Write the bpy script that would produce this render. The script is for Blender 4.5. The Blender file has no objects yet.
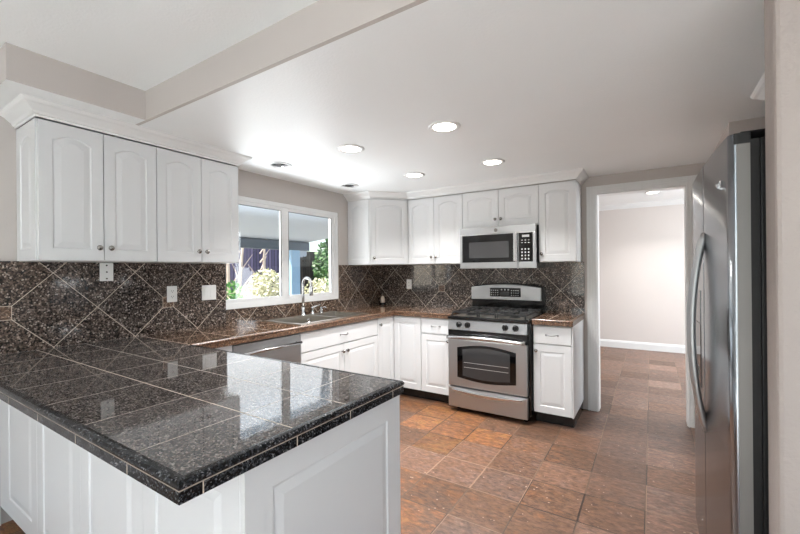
import bpy, bmesh, math, random
from mathutils import Matrix, Vector

# ------------------------------------------------------------------ camera, light, exposure
S = bpy.context.scene
COL = S.collection
PI = math.pi
F, CX, CY = 392.72, 396.24, 270.17
CAMX, CAMY, CAMZ = 2.9308, -4.121, 1.3412
YAW, ROLL, PITCH = math.radians(33.035), math.radians(-0.507), math.radians(0.03)


def make_camera():
    er = Vector((math.cos(YAW), math.sin(YAW), 0))
    ed = Vector((-math.sin(YAW), math.cos(YAW), 0))
    ez = Vector((0, 0, 1))
    fwd = ed * math.cos(PITCH) + ez * math.sin(PITCH)
    up0 = -ed * math.sin(PITCH) + ez * math.cos(PITCH)
    c, s = math.cos(ROLL), math.sin(ROLL)
    right = er * c + up0 * s
    up = up0 * c - er * s
    cd = bpy.data.cameras.new('camera')
    cd.sensor_width = 36
    cd.lens = F / 800 * 36
    cd.shift_x = (400 - CX) / 800
    cd.shift_y = (CY - 267) / 800
    cd.clip_start = .02
    o = bpy.data.objects.new('camera', cd)
    m = Matrix((right, up, -fwd)).transposed().to_4x4()
    m.translation = (CAMX, CAMY, CAMZ)
    o.matrix_world = m
    COL.objects.link(o)
    S.camera = o


make_camera()
S.view_settings.view_transform = 'Standard'
S.view_settings.look = 'None'
S.view_settings.gamma = 1
S.view_settings.exposure = 0.75

W = bpy.data.worlds.new('world')
S.world = W
W.use_nodes = True
_n = W.node_tree.nodes
_sky = _n.new('ShaderNodeTexSky')
_sky.sky_type = 'NISHITA'
_sky.sun_disc = False
_sky.sun_elevation = math.radians(52)
_sky.sun_rotation = math.radians(215)
W.node_tree.links.new(_sky.outputs[0], _n['Background'].inputs[0])
_n['Background'].inputs[1].default_value = 0.22


def sun():
    d = bpy.data.lights.new('sun', 'SUN')
    d.energy = 8
    d.angle = .01
    d.color = (1, .95, .86)
    o = bpy.data.objects.new('sun', d)
    o.rotation_euler = Vector((.35, .45, -.9)).to_track_quat('-Z', 'Y').to_euler()
    COL.objects.link(o)


def area(name, loc, direction, sx, sy, power, color=(1, 1, 1)):
    d = bpy.data.lights.new(name, 'AREA')
    d.shape = 'RECTANGLE'
    d.size, d.size_y = sx, sy
    d.energy = power
    d.color = color
    o = bpy.data.objects.new(name, d)
    o.location = loc
    o.rotation_euler = Vector(direction).to_track_quat('-Z', 'Y').to_euler()
    COL.objects.link(o)
    return o


HC0 = 2.365
sun()
# daylight through the patio and kitchen windows, with added fill lights
area('daylight_patio_window', (2.6, -7.82, 1.25), (0, 1, .9), 3.0, 2.0, 20, (.86, .94, 1))
area('added_side_daylight', (5.86, -5.6, 1.35), (-1, .25, .7), 2.4, 1.5, 28, (.86, .94, 1))  # unseen side window added to brighten the room
area('daylight_kitchen_window', (-.2, -1.49, 1.51), (1, 0, .15), 1.3, .9, 3.6, (.93, .97, 1))
area('added_ceiling_bounce', (-1.2, -1.5, .4), (1, 0, .5), 3.4, .9, 84, (.88, .95, 1))  # added lamp lifting the kitchen ceiling; the patio ground here is shaded
area('daylight_back_room', (5.2, 1.7, 1.5), (-1, .1, 0), 2.2, 1.6, 68, (.88, .95, 1))


for _x in (1.8, 3.1, 4.5):
    for _y in (-5.4, -6.6):
        _l = area('added_downlight', (_x, _y, HC0), (0, 0, -1), .16, .16, 13.5, (.9, .96, 1))  # unseen downlights, added to light the pale carpet
        _l.data.spread = math.radians(100)


# ------------------------------------------------------------------ materials
def lin(c):
    r = []
    for v in c[:3]:
        v /= 255
        r.append(v / 12.92 if v <= .04045 else ((v + .055) / 1.055) ** 2.4)
    return (*r, 1)


class NT:
    """small node helper"""
    def __init__(s, name):
        s.m = bpy.data.materials.new(name)
        s.m.use_nodes = True
        s.t = s.m.node_tree
        s.b = s.t.nodes['Principled BSDF']

    def n(s, kind, **kw):
        q = s.t.nodes.new(kind)
        for k, v in kw.items():
            setattr(q, k, v)
        return q

    def l(s, a, b):
        s.t.links.new(a, b)

    def math(s, op, a, b=None, c=None):
        q = s.n('ShaderNodeMath', operation=op)
        for i, v in enumerate((a, b, c)):
            if v is None:
                continue
            if isinstance(v, (int, float)):
                q.inputs[i].default_value = v
            else:
                s.l(v, q.inputs[i])
        return q.outputs[0]

    def pos(s):
        g = s.n('ShaderNodeNewGeometry')
        x = s.n('ShaderNodeSeparateXYZ')
        s.l(g.outputs['Position'], x.inputs[0])
        return g.outputs['Position'], x.outputs

    def mix(s, f, a, b):
        q = s.n('ShaderNodeMix', data_type='RGBA')
        for i, v in ((0, f), (6, a), (7, b)):
            if isinstance(v, (int, float)):
                q.inputs[i].default_value = v
            elif isinstance(v, tuple):
                q.inputs[i].default_value = v
            else:
                s.l(v, q.inputs[i])
        return q.outputs[2]

    def ramp(s, f, stops, interp='LINEAR'):
        q = s.n('ShaderNodeValToRGB')
        q.color_ramp.interpolation = interp
        e = q.color_ramp.elements
        while len(e) < len(stops):
            e.new(.5)
        for el, (p, c) in zip(e, stops):
            el.position = p
            el.color = c
        s.l(f, q.inputs[0])
        return q.outputs[0]

    def noise(s, vec, scale, detail=2, rough=.5):
        q = s.n('ShaderNodeTexNoise')
        q.inputs['Scale'].default_value = scale
        q.inputs['Detail'].default_value = detail
        q.inputs['Roughness'].default_value = rough
        if vec is not None:
            s.l(vec, q.inputs['Vector'])
        return q.outputs

    def bump(s, h, strength, dist):
        q = s.n('ShaderNodeBump')
        q.inputs['Strength'].default_value = strength
        q.inputs['Distance'].default_value = dist
        s.l(h, q.inputs['Height'])
        s.l(q.outputs[0], s.b.inputs['Normal'])


def plain(name, rgb, rough=.5, metal=0, spec=.5, coat=0, emit=None, estr=0):
    q = NT(name)
    q.b.inputs['Base Color'].default_value = lin(rgb)
    q.b.inputs['Roughness'].default_value = rough
    q.b.inputs['Metallic'].default_value = metal
    q.b.inputs['Specular IOR Level'].default_value = spec
    q.b.inputs['Coat Weight'].default_value = coat
    if emit:
        q.b.inputs['Emission Color'].default_value = lin(emit)
        q.b.inputs['Emission Strength'].default_value = estr
    return q.m


def painted(name, rgb, rough, scale=140, strength=.25, dist=.002):
    q = NT(name)
    p, _ = q.pos()
    nz = q.noise(p, scale, 3)
    tint = q.noise(p, 1.3, 2)
    c = lin(rgb)
    q.l(q.mix(tint[0], tuple(v * .96 for v in c[:3]) + (1,), tuple(min(1, v * 1.04) for v in c[:3]) + (1,)), q.b.inputs['Base Color'])
    q.b.inputs['Roughness'].default_value = rough
    q.bump(nz[0], strength, dist)
    return q.m


def speckle(q, p, base, cell=150, dark=.5):
    """polished granite flecks: black, grey and brown grains"""
    v1 = q.n('ShaderNodeTexVoronoi')
    v1.inputs['Scale'].default_value = cell
    q.l(p, v1.inputs['Vector'])
    sx = q.n('ShaderNodeSeparateColor')
    q.l(v1.outputs['Color'], sx.inputs[0])
    c1 = q.ramp(sx.outputs[0], base, 'CONSTANT')
    nz = q.noise(p, 45, 4, .7)
    k = q.ramp(nz[0], [(.36, (.55, .55, .55, 1)), (.62, (1.15, 1.15, 1.15, 1))])
    mu = q.n('ShaderNodeMix', data_type='RGBA', blend_type='MULTIPLY')
    mu.inputs[0].default_value = 1
    q.l(c1, mu.inputs[6])
    q.l(k, mu.inputs[7])
    return mu.outputs[2]


GREY = [(0, lin((34, 33, 35))), (.24, lin((70, 65, 63))), (.45, lin((96, 90, 87))), (.66, lin((122, 114, 110))), (.87, lin((154, 147, 143)))]
GREY_WALL = [(0, lin((20, 19, 20))), (.3, lin((58, 54, 53))), (.54, lin((88, 83, 81))), (.76, lin((122, 116, 113))), (.92, lin((172, 166, 162)))]
BROWN_WALL = [(0, lin((26, 21, 18))), (.3, lin((78, 62, 51))), (.55, lin((110, 88, 72))), (.78, lin((142, 118, 100))), (.93, lin((190, 168, 150)))]
WARM_LIT = [(0, lin((48, 35, 27))), (.26, lin((92, 66, 49))), (.5, lin((118, 86, 64))), (.76, lin((140, 107, 83))), (.94, lin((176, 150, 128)))]  # same granite as GREY, with warmer light mixed into the colour
GROUT = lin((200, 186, 170))


def line_mask(q, coord, offset, pitch, half):
    """1 on the grout lines at offset + k * pitch"""
    a = q.math('SUBTRACT', coord, offset - pitch / 2)
    a = q.math('FLOORED_MODULO', a, pitch)
    a = q.math('ABSOLUTE', q.math('SUBTRACT', a, pitch / 2))
    return q.math('LESS_THAN', a, half)


def near_mask(q, coord, at, half):
    return q.math('LESS_THAN', q.math('ABSOLUTE', q.math('SUBTRACT', coord, at)), half)


def counter_mat(name, base, ys, brown):
    q = NT(name)
    p, x = q.pos()
    c = speckle(q, p, base, 235)
    lx = q.math('MULTIPLY', line_mask(q, x[0], 1.888, .311, .0022), .55)
    if ys:
        ly = None
        for v in ys:
            m = near_mask(q, x[1], v, .0024)
            if v > -3.3:
                m = q.math('MULTIPLY', m, .6)
            ly = m if ly is None else q.math('MAXIMUM', ly, m)
    else:
        ly = line_mask(q, x[1], -2.52, .311, .0022)
        lx = line_mask(q, x[0], .325, .311, .0022)
    g = q.math('MAXIMUM', lx, ly)
    q.l(q.mix(g, c, GROUT), q.b.inputs['Base Color'])
    q.l(q.math('ADD', q.math('MULTIPLY', g, .6), .045), q.b.inputs['Roughness'])
    q.b.inputs['IOR'].default_value = 1.85
    return q.m


def splash_mat(name, axis, u_dot, mixdir):
    """diagonal granite tiles with clipped corners and small brown inserts"""
    q = NT(name)
    p, x = q.pos()
    P = .4316
    u = q.math('SUBTRACT', x[axis], u_dot)
    w = q.math('SUBTRACT', x[2], 1.128)
    a = q.math('ADD', u, w)
    b = q.math('SUBTRACT', u, w)
    ga = line_mask(q, a, 0, P, .0027)
    gb = line_mask(q, b, 0, P, .0027)
    g = q.math('MAXIMUM', ga, gb)
    # inserts sit on every other crossing of the middle row
    du = q.math('FLOORED_MODULO', q.math('ADD', u, P), 2 * P)
    du = q.math('ABSOLUTE', q.math('SUBTRACT', du, P))
    dm = q.math('MAXIMUM', du, q.math('ABSOLUTE', w))
    dm = q.math('ADD', dm, q.math('LESS_THAN', q.math('ABSOLUTE', x[axis]), .15))
    inside = q.math('LESS_THAN', dm, .039)
    core = q.math('LESS_THAN', dm, .0355)
    cg = speckle(q, p, GREY_WALL, 140)
    cb = speckle(q, p, BROWN_WALL, 140)
    # tiles brown at random; a higher mixdir adds warm light as colour
    ia = q.math('FLOOR', q.math('DIVIDE', a, P))
    ib = q.math('FLOOR', q.math('DIVIDE', b, P))
    cv = q.n('ShaderNodeCombineXYZ')
    q.l(ia, cv.inputs[0]); q.l(ib, cv.inputs[1])
    wn = q.n('ShaderNodeTexWhiteNoise')
    q.l(cv.outputs[0], wn.inputs[0])
    f = q.math('ADD', q.math('MULTIPLY', wn.outputs[0], .35), mixdir)
    q.m.node_tree.nodes[-1]
    cl = q.n('ShaderNodeClamp')
    q.l(f, cl.inputs[0])
    tile = q.mix(cl.outputs[0], cg, cb)
    dotc = q.mix(core, GROUT, q.mix(.35, cb, lin((128, 104, 90))))
    col = q.mix(inside, q.mix(g, tile, GROUT), dotc)
    q.l(col, q.b.inputs['Base Color'])
    q.l(q.math('ADD', q.math('MULTIPLY', g, .5), .07), q.b.inputs['Roughness'])
    q.b.inputs['IOR'].default_value = 1.55
    return q.m


def slate_floor():
    q = NT('slate_tile')
    p, x = q.pos()
    T = .3038
    ox, oy = 2.5885, -.947
    tx = q.math('DIVIDE', q.math('SUBTRACT', x[0], ox), T)
    ty = q.math('DIVIDE', q.math('SUBTRACT', x[1], oy), T)
    cv = q.n('ShaderNodeCombineXYZ')
    q.l(q.math('FLOOR', tx), cv.inputs[0]); q.l(q.math('FLOOR', ty), cv.inputs[1])
    wn = q.n('ShaderNodeTexWhiteNoise')
    q.l(cv.outputs[0], wn.inputs[0])
    wob = q.noise(p, 16, 3)
    wv = q.math('MULTIPLY', q.math('SUBTRACT', wob[0], .5), .006)
    g = q.math('MAXIMUM', line_mask(q, q.math('ADD', x[0], wv), ox, T, .005), line_mask(q, q.math('ADD', x[1], wv), oy, T, .005))
    n1 = q.noise(p, 5, 6, .65)
    # cleft slate: streaks differ tile by tile
    off = q.n('ShaderNodeVectorMath', operation='SCALE')
    q.l(wn.outputs['Color'], off.inputs[0]); off.inputs['Scale'].default_value = 9
    ad = q.n('ShaderNodeVectorMath', operation='ADD')
    q.l(p, ad.inputs[0]); q.l(off.outputs[0], ad.inputs[1])
    st = q.n('ShaderNodeMapping')
    st.inputs['Scale'].default_value = (2.2, 5, 1)
    st.inputs['Rotation'].default_value = (0, 0, .5)
    q.l(ad.outputs[0], st.inputs[0])
    n2 = q.noise(st.outputs[0], 4, 7, .7)
    # the batch term paints warm can light into the slate, rust left to mauve right
    light_grad = q.n('ShaderNodeMapRange')
    light_grad.inputs[1].default_value = 1.7; light_grad.inputs[2].default_value = 2.9
    light_grad.inputs[3].default_value = .0; light_grad.inputs[4].default_value = .34
    q.l(x[0], light_grad.inputs[0])
    f = q.math('ADD', q.math('MULTIPLY', wn.outputs[0], .42), light_grad.outputs[0])
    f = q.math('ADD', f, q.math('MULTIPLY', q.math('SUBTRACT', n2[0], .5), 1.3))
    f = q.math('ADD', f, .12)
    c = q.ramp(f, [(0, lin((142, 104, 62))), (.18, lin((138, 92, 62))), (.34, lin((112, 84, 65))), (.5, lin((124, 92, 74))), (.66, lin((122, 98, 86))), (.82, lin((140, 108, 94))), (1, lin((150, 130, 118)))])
    fine = q.noise(st.outputs[0], 11, 7, .72)
    mu = q.n('ShaderNodeMix', data_type='RGBA', blend_type='MULTIPLY')
    mu.inputs[0].default_value = 1
    q.l(c, mu.inputs[6])
    q.l(q.ramp(fine[0], [(.34, (.42, .42, .43, 1)), (.5, (.84, .83, .82, 1)), (.64, (1.3, 1.24, 1.18, 1))]), mu.inputs[7])
    c = mu.outputs[2]
    sp = q.n('ShaderNodeSeparateColor')
    q.l(wn.outputs['Color'], sp.inputs[0])
    br = q.n('ShaderNodeMix', data_type='RGBA', blend_type='MULTIPLY')
    br.inputs[0].default_value = 1
    q.l(c, br.inputs[6])
    q.l(q.ramp(sp.outputs[1], [(0, (.72, .72, .72, 1)), (1, (1.2, 1.17, 1.14, 1))]), br.inputs[7])
    c = br.outputs[2]
    fl = q.n('ShaderNodeTexVoronoi')
    fl.inputs['Scale'].default_value = 26
    q.l(p, fl.inputs['Vector'])
    fleck = q.math('LESS_THAN', fl.outputs['Distance'], q.math('MULTIPLY', q.math('SUBTRACT', n1[0], .42), .8))
    c = q.mix(q.math('MULTIPLY', fleck, .6), c, lin((198, 170, 150)))
    q.l(q.mix(g, c, q.mix(wn.outputs[0], lin((40, 29, 25)), lin((150, 120, 98)))), q.b.inputs['Base Color'])
    q.l(q.ramp(n2[0], [(.3, (.3,) * 3 + (1,)), (.7, (.5,) * 3 + (1,))]), q.b.inputs['Roughness'])
    h = q.math('SUBTRACT', q.math('MULTIPLY', n2[0], .8), g)
    q.bump(h, .5, .008)
    return q.m


def brushed(name, rgb, rough, axis):
    q = NT(name)
    p, _ = q.pos()
    mp = q.n('ShaderNodeMapping')
    sc = [900, 900, 900]
    sc[axis] = 9
    mp.inputs['Scale'].default_value = sc
    q.l(p, mp.inputs[0])
    nz = q.noise(mp.outputs[0], 1, 2)
    c = lin(rgb)
    q.l(q.mix(nz[0], tuple(v * .985 for v in c[:3]) + (1,), tuple(min(1, v * 1.015) for v in c[:3]) + (1,)), q.b.inputs['Base Color'])
    q.b.inputs['Metallic'].default_value = 1
    q.l(q.math('ADD', q.math('MULTIPLY', nz[0], .02), rough - .01), q.b.inputs['Roughness'])
    return q.m


def pane_glass():
    q = NT('clear_window_glass')
    tr = q.n('ShaderNodeBsdfTransparent')
    gl = q.n('ShaderNodeBsdfGlossy')
    gl.inputs['Roughness'].default_value = .0
    fr = q.n('ShaderNodeLayerWeight')
    fr.inputs['Blend'].default_value = .5
    mx = q.n('ShaderNodeMixShader')
    q.l(q.math('ADD', q.math('MULTIPLY', q.math('POWER', fr.outputs['Facing'], 5), .9), .03), mx.inputs[0])
    q.l(tr.outputs[0], mx.inputs[1]); q.l(gl.outputs[0], mx.inputs[2])
    q.l(mx.outputs[0], q.t.nodes['Material Output'].inputs[0])
    return q.m


def leaf_mat(name, a, b):
    q = NT(name)
    oi = q.n('ShaderNodeNewGeometry')
    wn = oi.outputs['Random Per Island']
    q.l(q.mix(wn, lin(a), lin(b)), q.b.inputs['Base Color'])
    q.b.inputs['Roughness'].default_value = .5
    return q.m


def board_mat(name, a, b, axis, pitch):
    q = NT(name)
    p, x = q.pos()
    wn = q.n('ShaderNodeTexWhiteNoise', noise_dimensions='1D')
    q.l(q.math('FLOOR', q.math('DIVIDE', x[axis], pitch)), wn.inputs['W'])
    g = line_mask(q, x[axis], 0, pitch, pitch * .07)
    q.l(q.mix(g, q.mix(wn.outputs[0], lin(a), lin(b)), lin((20, 18, 22))), q.b.inputs['Base Color'])
    q.b.inputs['Roughness'].default_value = .8
    return q.m


def gravel_mat():
    q = NT('pale_garden_gravel')
    p, _ = q.pos()
    nz = q.noise(p, 9, 6, .75)
    q.l(q.ramp(nz[0], [(.35, lin((112, 104, 92))), (.5, lin((190, 182, 170))), (.65, lin((226, 220, 210)))]), q.b.inputs['Base Color'])
    q.b.inputs['Roughness'].default_value = .9
    q.bump(nz[0], .8, .05)
    return q.m


M = {}
M['white'] = plain('white_cabinet_paint', (218, 219, 220), .34)
M['white_in'] = plain('white_cabinet_carcass', (222, 222, 221), .4)
M['trim'] = plain('white_trim_paint', (230, 230, 229), .35)
M['vinyl'] = plain('white_window_vinyl', (236, 236, 236), .35)
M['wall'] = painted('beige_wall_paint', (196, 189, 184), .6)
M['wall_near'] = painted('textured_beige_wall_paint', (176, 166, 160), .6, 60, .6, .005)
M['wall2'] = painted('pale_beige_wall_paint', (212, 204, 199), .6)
M['ceil'] = painted('white_ceiling_paint', (244, 246, 246), .4, 85, .4, .003)
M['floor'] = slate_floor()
M['ceil'].node_tree.nodes['Principled BSDF'].inputs['Specular IOR Level'].default_value = .28
M['bounce_carpet'] = painted('pale_bounce_carpet', (232, 228, 222), .9, 300, .5, .004)  # made pale to throw light back up
M['pen_top'] = counter_mat('grey_granite_tile', GREY, (-3.372, -3.146), 0)
M['run_top'] = counter_mat('warm_lit_granite_tile', WARM_LIT, None, 1)  # wall-run copy of the granite, tinted for warm light
M['grout'] = plain('pale_grout', (176, 164, 152), .8)
_q = NT('dark_granite_edge'); _p, _x = _q.pos()
_c = speckle(_q, _p, [(0, lin((10, 11, 13))), (.4, lin((30, 32, 36))), (.68, lin((62, 64, 68))), (.9, lin((112, 112, 114)))], 250)
_g = line_mask(_q, _x[0], 1.888, .311, .0016)
for _v in (-3.64, -3.372, -3.146, -2.9):
    _g = _q.math('MAXIMUM', _g, near_mask(_q, _x[1], _v, .0016))
_g = _q.math('MULTIPLY', _g, _q.math('LESS_THAN', _x[2], .8925))
_q.l(_q.mix(_g, _c, GROUT), _q.b.inputs['Base Color'])
_q.b.inputs['Roughness'].default_value = .22
_q.b.inputs['IOR'].default_value = 1.35
M['edge'] = _q.m
_q = NT('warm_lit_granite_edge'); _p, _x = _q.pos()
_q.l(speckle(_q, _p, WARM_LIT, 190), _q.b.inputs['Base Color'])  # edge takes the same warm-light tint
_q.b.inputs['Roughness'].default_value = .28
M['edge_warm_lit'] = _q.m
M['splash_left'] = splash_mat('grey_diagonal_splash_tile', 1, -2.646, .22)
M['splash_window'] = splash_mat('warm_lit_diagonal_splash_tile', 1, -2.646, .62)  # browner copy: warm light put into the tile colour
M['splash_back'] = splash_mat('grey_brown_diagonal_splash_tile', 0, .886, .2)
M['toe'] = plain('black_granite_kick', (26, 26, 27), .2)
M['steel'] = brushed('brushed_stainless_steel', (180, 181, 182), .4, 0)
M['steel_v'] = brushed('brushed_stainless_steel_door', (150, 151, 153), .22, 1)
M['fridge'] = plain('glossy_dark_stainless', (158, 164, 170), .2, 1)
M['sink'] = brushed('satin_sink_steel', (200, 194, 186), .32, 1)
M['chrome'] = plain('polished_chrome', (200, 200, 201), .22, 1)
M['nickel'] = plain('satin_nickel', (150, 146, 142), .25, 1)
M['dark_case'] = plain('dark_grey_appliance_case', (128, 126, 124), .42, .3)
M['gasket'] = plain('black_rubber_gasket', (16, 16, 17), .5)
M['black'] = plain('black_enamel', (7, 7, 7), .16)
M['iron'] = plain('black_cast_iron', (30, 30, 31), .3)
M['black_glass'] = plain('black_oven_glass', (9, 9, 10), .04)
M['smoke_glass'] = plain('smoked_door_glass', (60, 60, 61), .05)
M['knob'] = plain('black_range_knob', (14, 14, 14), .3)
M['print'] = plain('pale_grey_print', (178, 178, 178), .5)
M['plate'] = plain('white_wall_plate', (238, 238, 236), .4)
M['slot'] = plain('dark_slot', (40, 38, 36), .6)
M['cream'] = plain('cream_plastic', (226, 208, 190), .45)
M['lamp'] = plain('warm_lamp_lens', (255, 250, 240), .5, emit=(255, 246, 232), estr=9)
M['glass'] = pane_glass()
M['patio_white'] = plain('pale_patio_roof_paint', (176, 188, 200), .7)
M['beam'] = plain('slate_blue_beam_paint', (92, 104, 116), .6)
M['post'] = plain('light_blue_post_paint', (150, 186, 214), .5)
M['fence_purple'] = board_mat('weathered_dark_fence_boards', (74, 68, 92), (118, 108, 134), 1, .14)
M['fence_brown'] = board_mat('brown_fence_boards', (58, 50, 44), (84, 74, 64), 1, .14)
M['gravel'] = gravel_mat()
M['leaf_green'] = leaf_mat('fresh_green_leaves', (52, 120, 50), (128, 190, 92))
M['leaf_pale'] = leaf_mat('sunlit_pale_leaves', (170, 172, 128), (240, 236, 214))  # sun glare mixed into the leaf colour
M['leaf_dark'] = leaf_mat('dark_green_leaves', (30, 62, 30), (88, 128, 66))
M['bark'] = plain('pale_bark', (206, 188, 170), .8)


# ------------------------------------------------------------------ mesh helpers
def bx(bm, x0, x1, y0, y1, z0, z1, mi=0):
    v = [bm.verts.new((x, y, z)) for z in (z0, z1) for y in (y0, y1) for x in (x0, x1)]
    for q in ((0, 2, 3, 1), (4, 5, 7, 6), (0, 1, 5, 4), (2, 6, 7, 3), (0, 4, 6, 2), (1, 3, 7, 5)):
        f = bm.faces.new([v[i] for i in q])
        f.material_index = mi


def boxes(*bs):
    bm = bmesh.new()
    for b in bs:
        bx(bm, *b)
    return bm


def obj(name, bm, mats, parent=None, bevel=0, smooth=False, seg=2):
    me = bpy.data.meshes.new(name)
    bmesh.ops.recalc_face_normals(bm, faces=bm.faces)
    bm.to_mesh(me)
    bm.free()
    if not isinstance(mats, (list, tuple)):
        mats = [mats]
    for m in mats:
        me.materials.append(m)
    if smooth:
        for p in me.polygons:
            p.use_smooth = True
    o = bpy.data.objects.new(name, me)
    COL.objects.link(o)
    if parent is not None:
        o.parent = parent
    if bevel:
        b = o.modifiers.new('bevel', 'BEVEL')
        b.width = bevel
        b.segments = seg
        b.limit_method = 'ANGLE'
        b.angle_limit = math.radians(35)
    return o


def tag(o, label, cat, group=None):
    o['label'] = label
    o['category'] = cat
    if group:
        o['group'] = group
    return o


def thing(name, label, cat, loc=(0, 0, 0), rotz=0, group=None):
    o = bpy.data.objects.new(name, None)
    o.empty_display_size = .1
    COL.objects.link(o)
    o.location = loc
    o.rotation_euler = (0, 0, math.radians(rotz))
    return tag(o, label, cat, group)


def struct(name, bm, m, parent=None, bevel=0):
    o = obj(name, bm, m, parent, bevel)
    o['kind'] = 'structure'
    return o


def tube(bm, pts, r, n=10, caps=True, flat=1.0):
    pts = [Vector(p) for p in pts]
    rs = r if isinstance(r, (list, tuple)) else [r] * len(pts)
    rings = []
    prev = None
    for i, p in enumerate(pts):
        t = (pts[min(i + 1, len(pts) - 1)] - pts[max(i - 1, 0)]).normalized()
        if prev is None:
            a = t.orthogonal().normalized() if abs(t.z) > .99 else t.cross(Vector((0, 0, 1))).normalized()
        else:
            a = (prev - t * prev.dot(t)).normalized()
        prev = a
        b = t.cross(a)
        rings.append([bm.verts.new(p + (a * math.cos(k * 2 * PI / n) + b * math.sin(k * 2 * PI / n) * flat) * rs[i]) for k in range(n)])
    for i in range(len(rings) - 1):
        for k in range(n):
            bm.faces.new((rings[i][k], rings[i][(k + 1) % n], rings[i + 1][(k + 1) % n], rings[i + 1][k]))
    if caps:
        bm.faces.new(rings[0][::-1])
        bm.faces.new(rings[-1])


def lathe(bm, prof, origin=(0, 0, 0), axis='z', n=20, mi=0):
    """prof: (radius, height) list revolved about an axis through origin"""
    o = Vector(origin)
    rings = []
    for r, h in prof:
        ring = []
        for k in range(n if r > 1e-6 else 1):
            a = k * 2 * PI / n
            c, s = r * math.cos(a), r * math.sin(a)
            d = {'z': (c, s, h), 'y': (c, h, s), 'x': (h, c, s)}[axis]
            ring.append(bm.verts.new(o + Vector(d)))
        rings.append(ring)
    for i in range(len(rings) - 1):
        A, B = rings[i], rings[i + 1]
        for k in range(n):
            q = [A[k % len(A)], A[(k + 1) % len(A)], B[(k + 1) % len(B)], B[k % len(B)]]
            u = []
            for v in q:
                if v not in u:
                    u.append(v)
            if len(u) > 2:
                bm.faces.new(u).material_index = mi
    for ring in (rings[0], rings[-1]):
        if len(ring) > 1:
            bm.faces.new(ring).material_index = mi


def prism(bm, poly, fn, mi=0):
    """poly of (a, b); fn(a, b, side) -> point for side 0 / 1"""
    A = [bm.verts.new(fn(a, b, 0)) for a, b in poly]
    B = [bm.verts.new(fn(a, b, 1)) for a, b in poly]
    n = len(poly)
    bm.faces.new(A).material_index = mi
    bm.faces.new(B[::-1]).material_index = mi
    for i in range(n):
        bm.faces.new((A[i], A[(i + 1) % n], B[(i + 1) % n], B[i])).material_index = mi


def sweep(bm, path, prof, mis=None, closed_prof=True):
    """sweep (outward, z) profile along a 2-D path, outward = right-hand side; mitred"""
    P = [Vector(p) for p in path]
    rings = []
    for i, p in enumerate(P):
        d0 = (p - P[i - 1]).normalized() if i else None
        d1 = (P[i + 1] - p).normalized() if i < len(P) - 1 else None
        d0 = d0 or d1
        d1 = d1 or d0
        n0, n1 = Vector((d0.y, -d0.x)), Vector((d1.y, -d1.x))
        m = (n0 + n1).normalized()
        m = m / max(.2, m.dot(n0))
        rings.append([bm.verts.new((p.x + m.x * o, p.y + m.y * o, z)) for o, z in prof])
    k = len(prof)
    for i in range(len(rings) - 1):
        for j in range(k if closed_prof else k - 1):
            f = bm.faces.new((rings[i][j], rings[i][(j + 1) % k], rings[i + 1][(j + 1) % k], rings[i + 1][j]))
            if mis:
                f.material_index = mis[j]
    if closed_prof:
        bm.faces.new(rings[0])
        bm.faces.new(rings[-1][::-1])


def raised_panel(w, h, t, rise=.0, stile=.055, rail=.06, nx=14):
    """cabinet door: x 0..w, z 0..h, back y=0, front y=-t; routed groove round a raised field, arch-topped when rise>0"""
    bm = bmesh.new()

    def loop(o, y):
        l, r, b = stile + o, w - stile - o, rail + o
        ts = h - rail - rise - o
        out = [(l, b), (r, b)]
        for k in range(nx + 1):
            u = 1 - k / nx
            # gentle cathedral arch with a small shoulder
            e = min(1, max(0, (u - .05) / .9))
            out.append((l + (r - l) * u, ts + rise * (1 - (2 * e - 1) ** 2)))
        return [bm.verts.new((a, y, c)) for a, c in out]

    L = [loop(0, -t), loop(.004, -t + .005), loop(.009, -t + .0055), loop(.034, -t + .0005), loop(.036, -t)]
    for A, B in zip(L, L[1:]):
        n = len(A)
        for i in range(n):
            bm.faces.new((A[i], A[(i + 1) % n], B[(i + 1) % n], B[i]))
    bm.faces.new(L[-1])
    o = [bm.verts.new(q) for q in ((0, -t, 0), (w, -t, 0), (w, -t, h), (0, -t, h))]
    bk = [bm.verts.new(q) for q in ((0, 0, 0), (w, 0, 0), (w, 0, h), (0, 0, h))]
    A = L[0]
    bm.faces.new((o[0], o[1], A[1], A[0]))
    bm.faces.new((o[1], o[2], A[2], A[1]))
    bm.faces.new([o[2], o[3]] + A[:1:-1])
    bm.faces.new((o[3], o[0], A[0], A[-1]))
    for i in range(4):
        bm.faces.new((o[i], o[(i + 1) % 4], bk[(i + 1) % 4], bk[i]))
    bm.faces.new(bk[::-1])
    return bm


def add_knob(parent, x, z, y=-.02):
    bm = bmesh.new()
    lathe(bm, [(.006, 0), (.006, -.012), (.013, -.018), (.0155, -.024), (.012, -.03), (0, -.032)], (x, y, z), 'y', 14)
    return obj('knob', bm, M['nickel'], parent, smooth=True)


def add_pull(parent, x, z, y=-.02, w=.096):
    bm = bmesh.new()
    pts = []
    for k in range(13):
        u = k / 12
        pts.append((x - w / 2 + w * u, y - .004 - .024 * math.sin(PI * u) ** .6, z + .003 * math.cos(2 * PI * u)))
    tube(bm, pts, .0045, 8)
    for s in (-1, 1):
        lathe(bm, [(.008, 0), (.008, -.004), (.005, -.007)], (x + s * w / 2, y, z), 'y', 10)
    return obj('handle', bm, M['chrome'], parent, smooth=True)


def add_door(root, x0, x1, z0, z1, y, rise=.0, knob=None, name='door', t=.02, rot=None, gap=.0024, **kw):
    w, h = x1 - x0 - 2 * gap, z1 - z0 - 2 * gap
    o = obj(name, raised_panel(w, h, t, rise, **kw), M['white'], root)
    o.location = (x0 + gap, y, z0 + gap)
    if knob:
        add_knob(o, knob[0] - x0 - gap if knob[0] is not None else w / 2, knob[1] - z0 - gap, -t)
    return o


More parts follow.
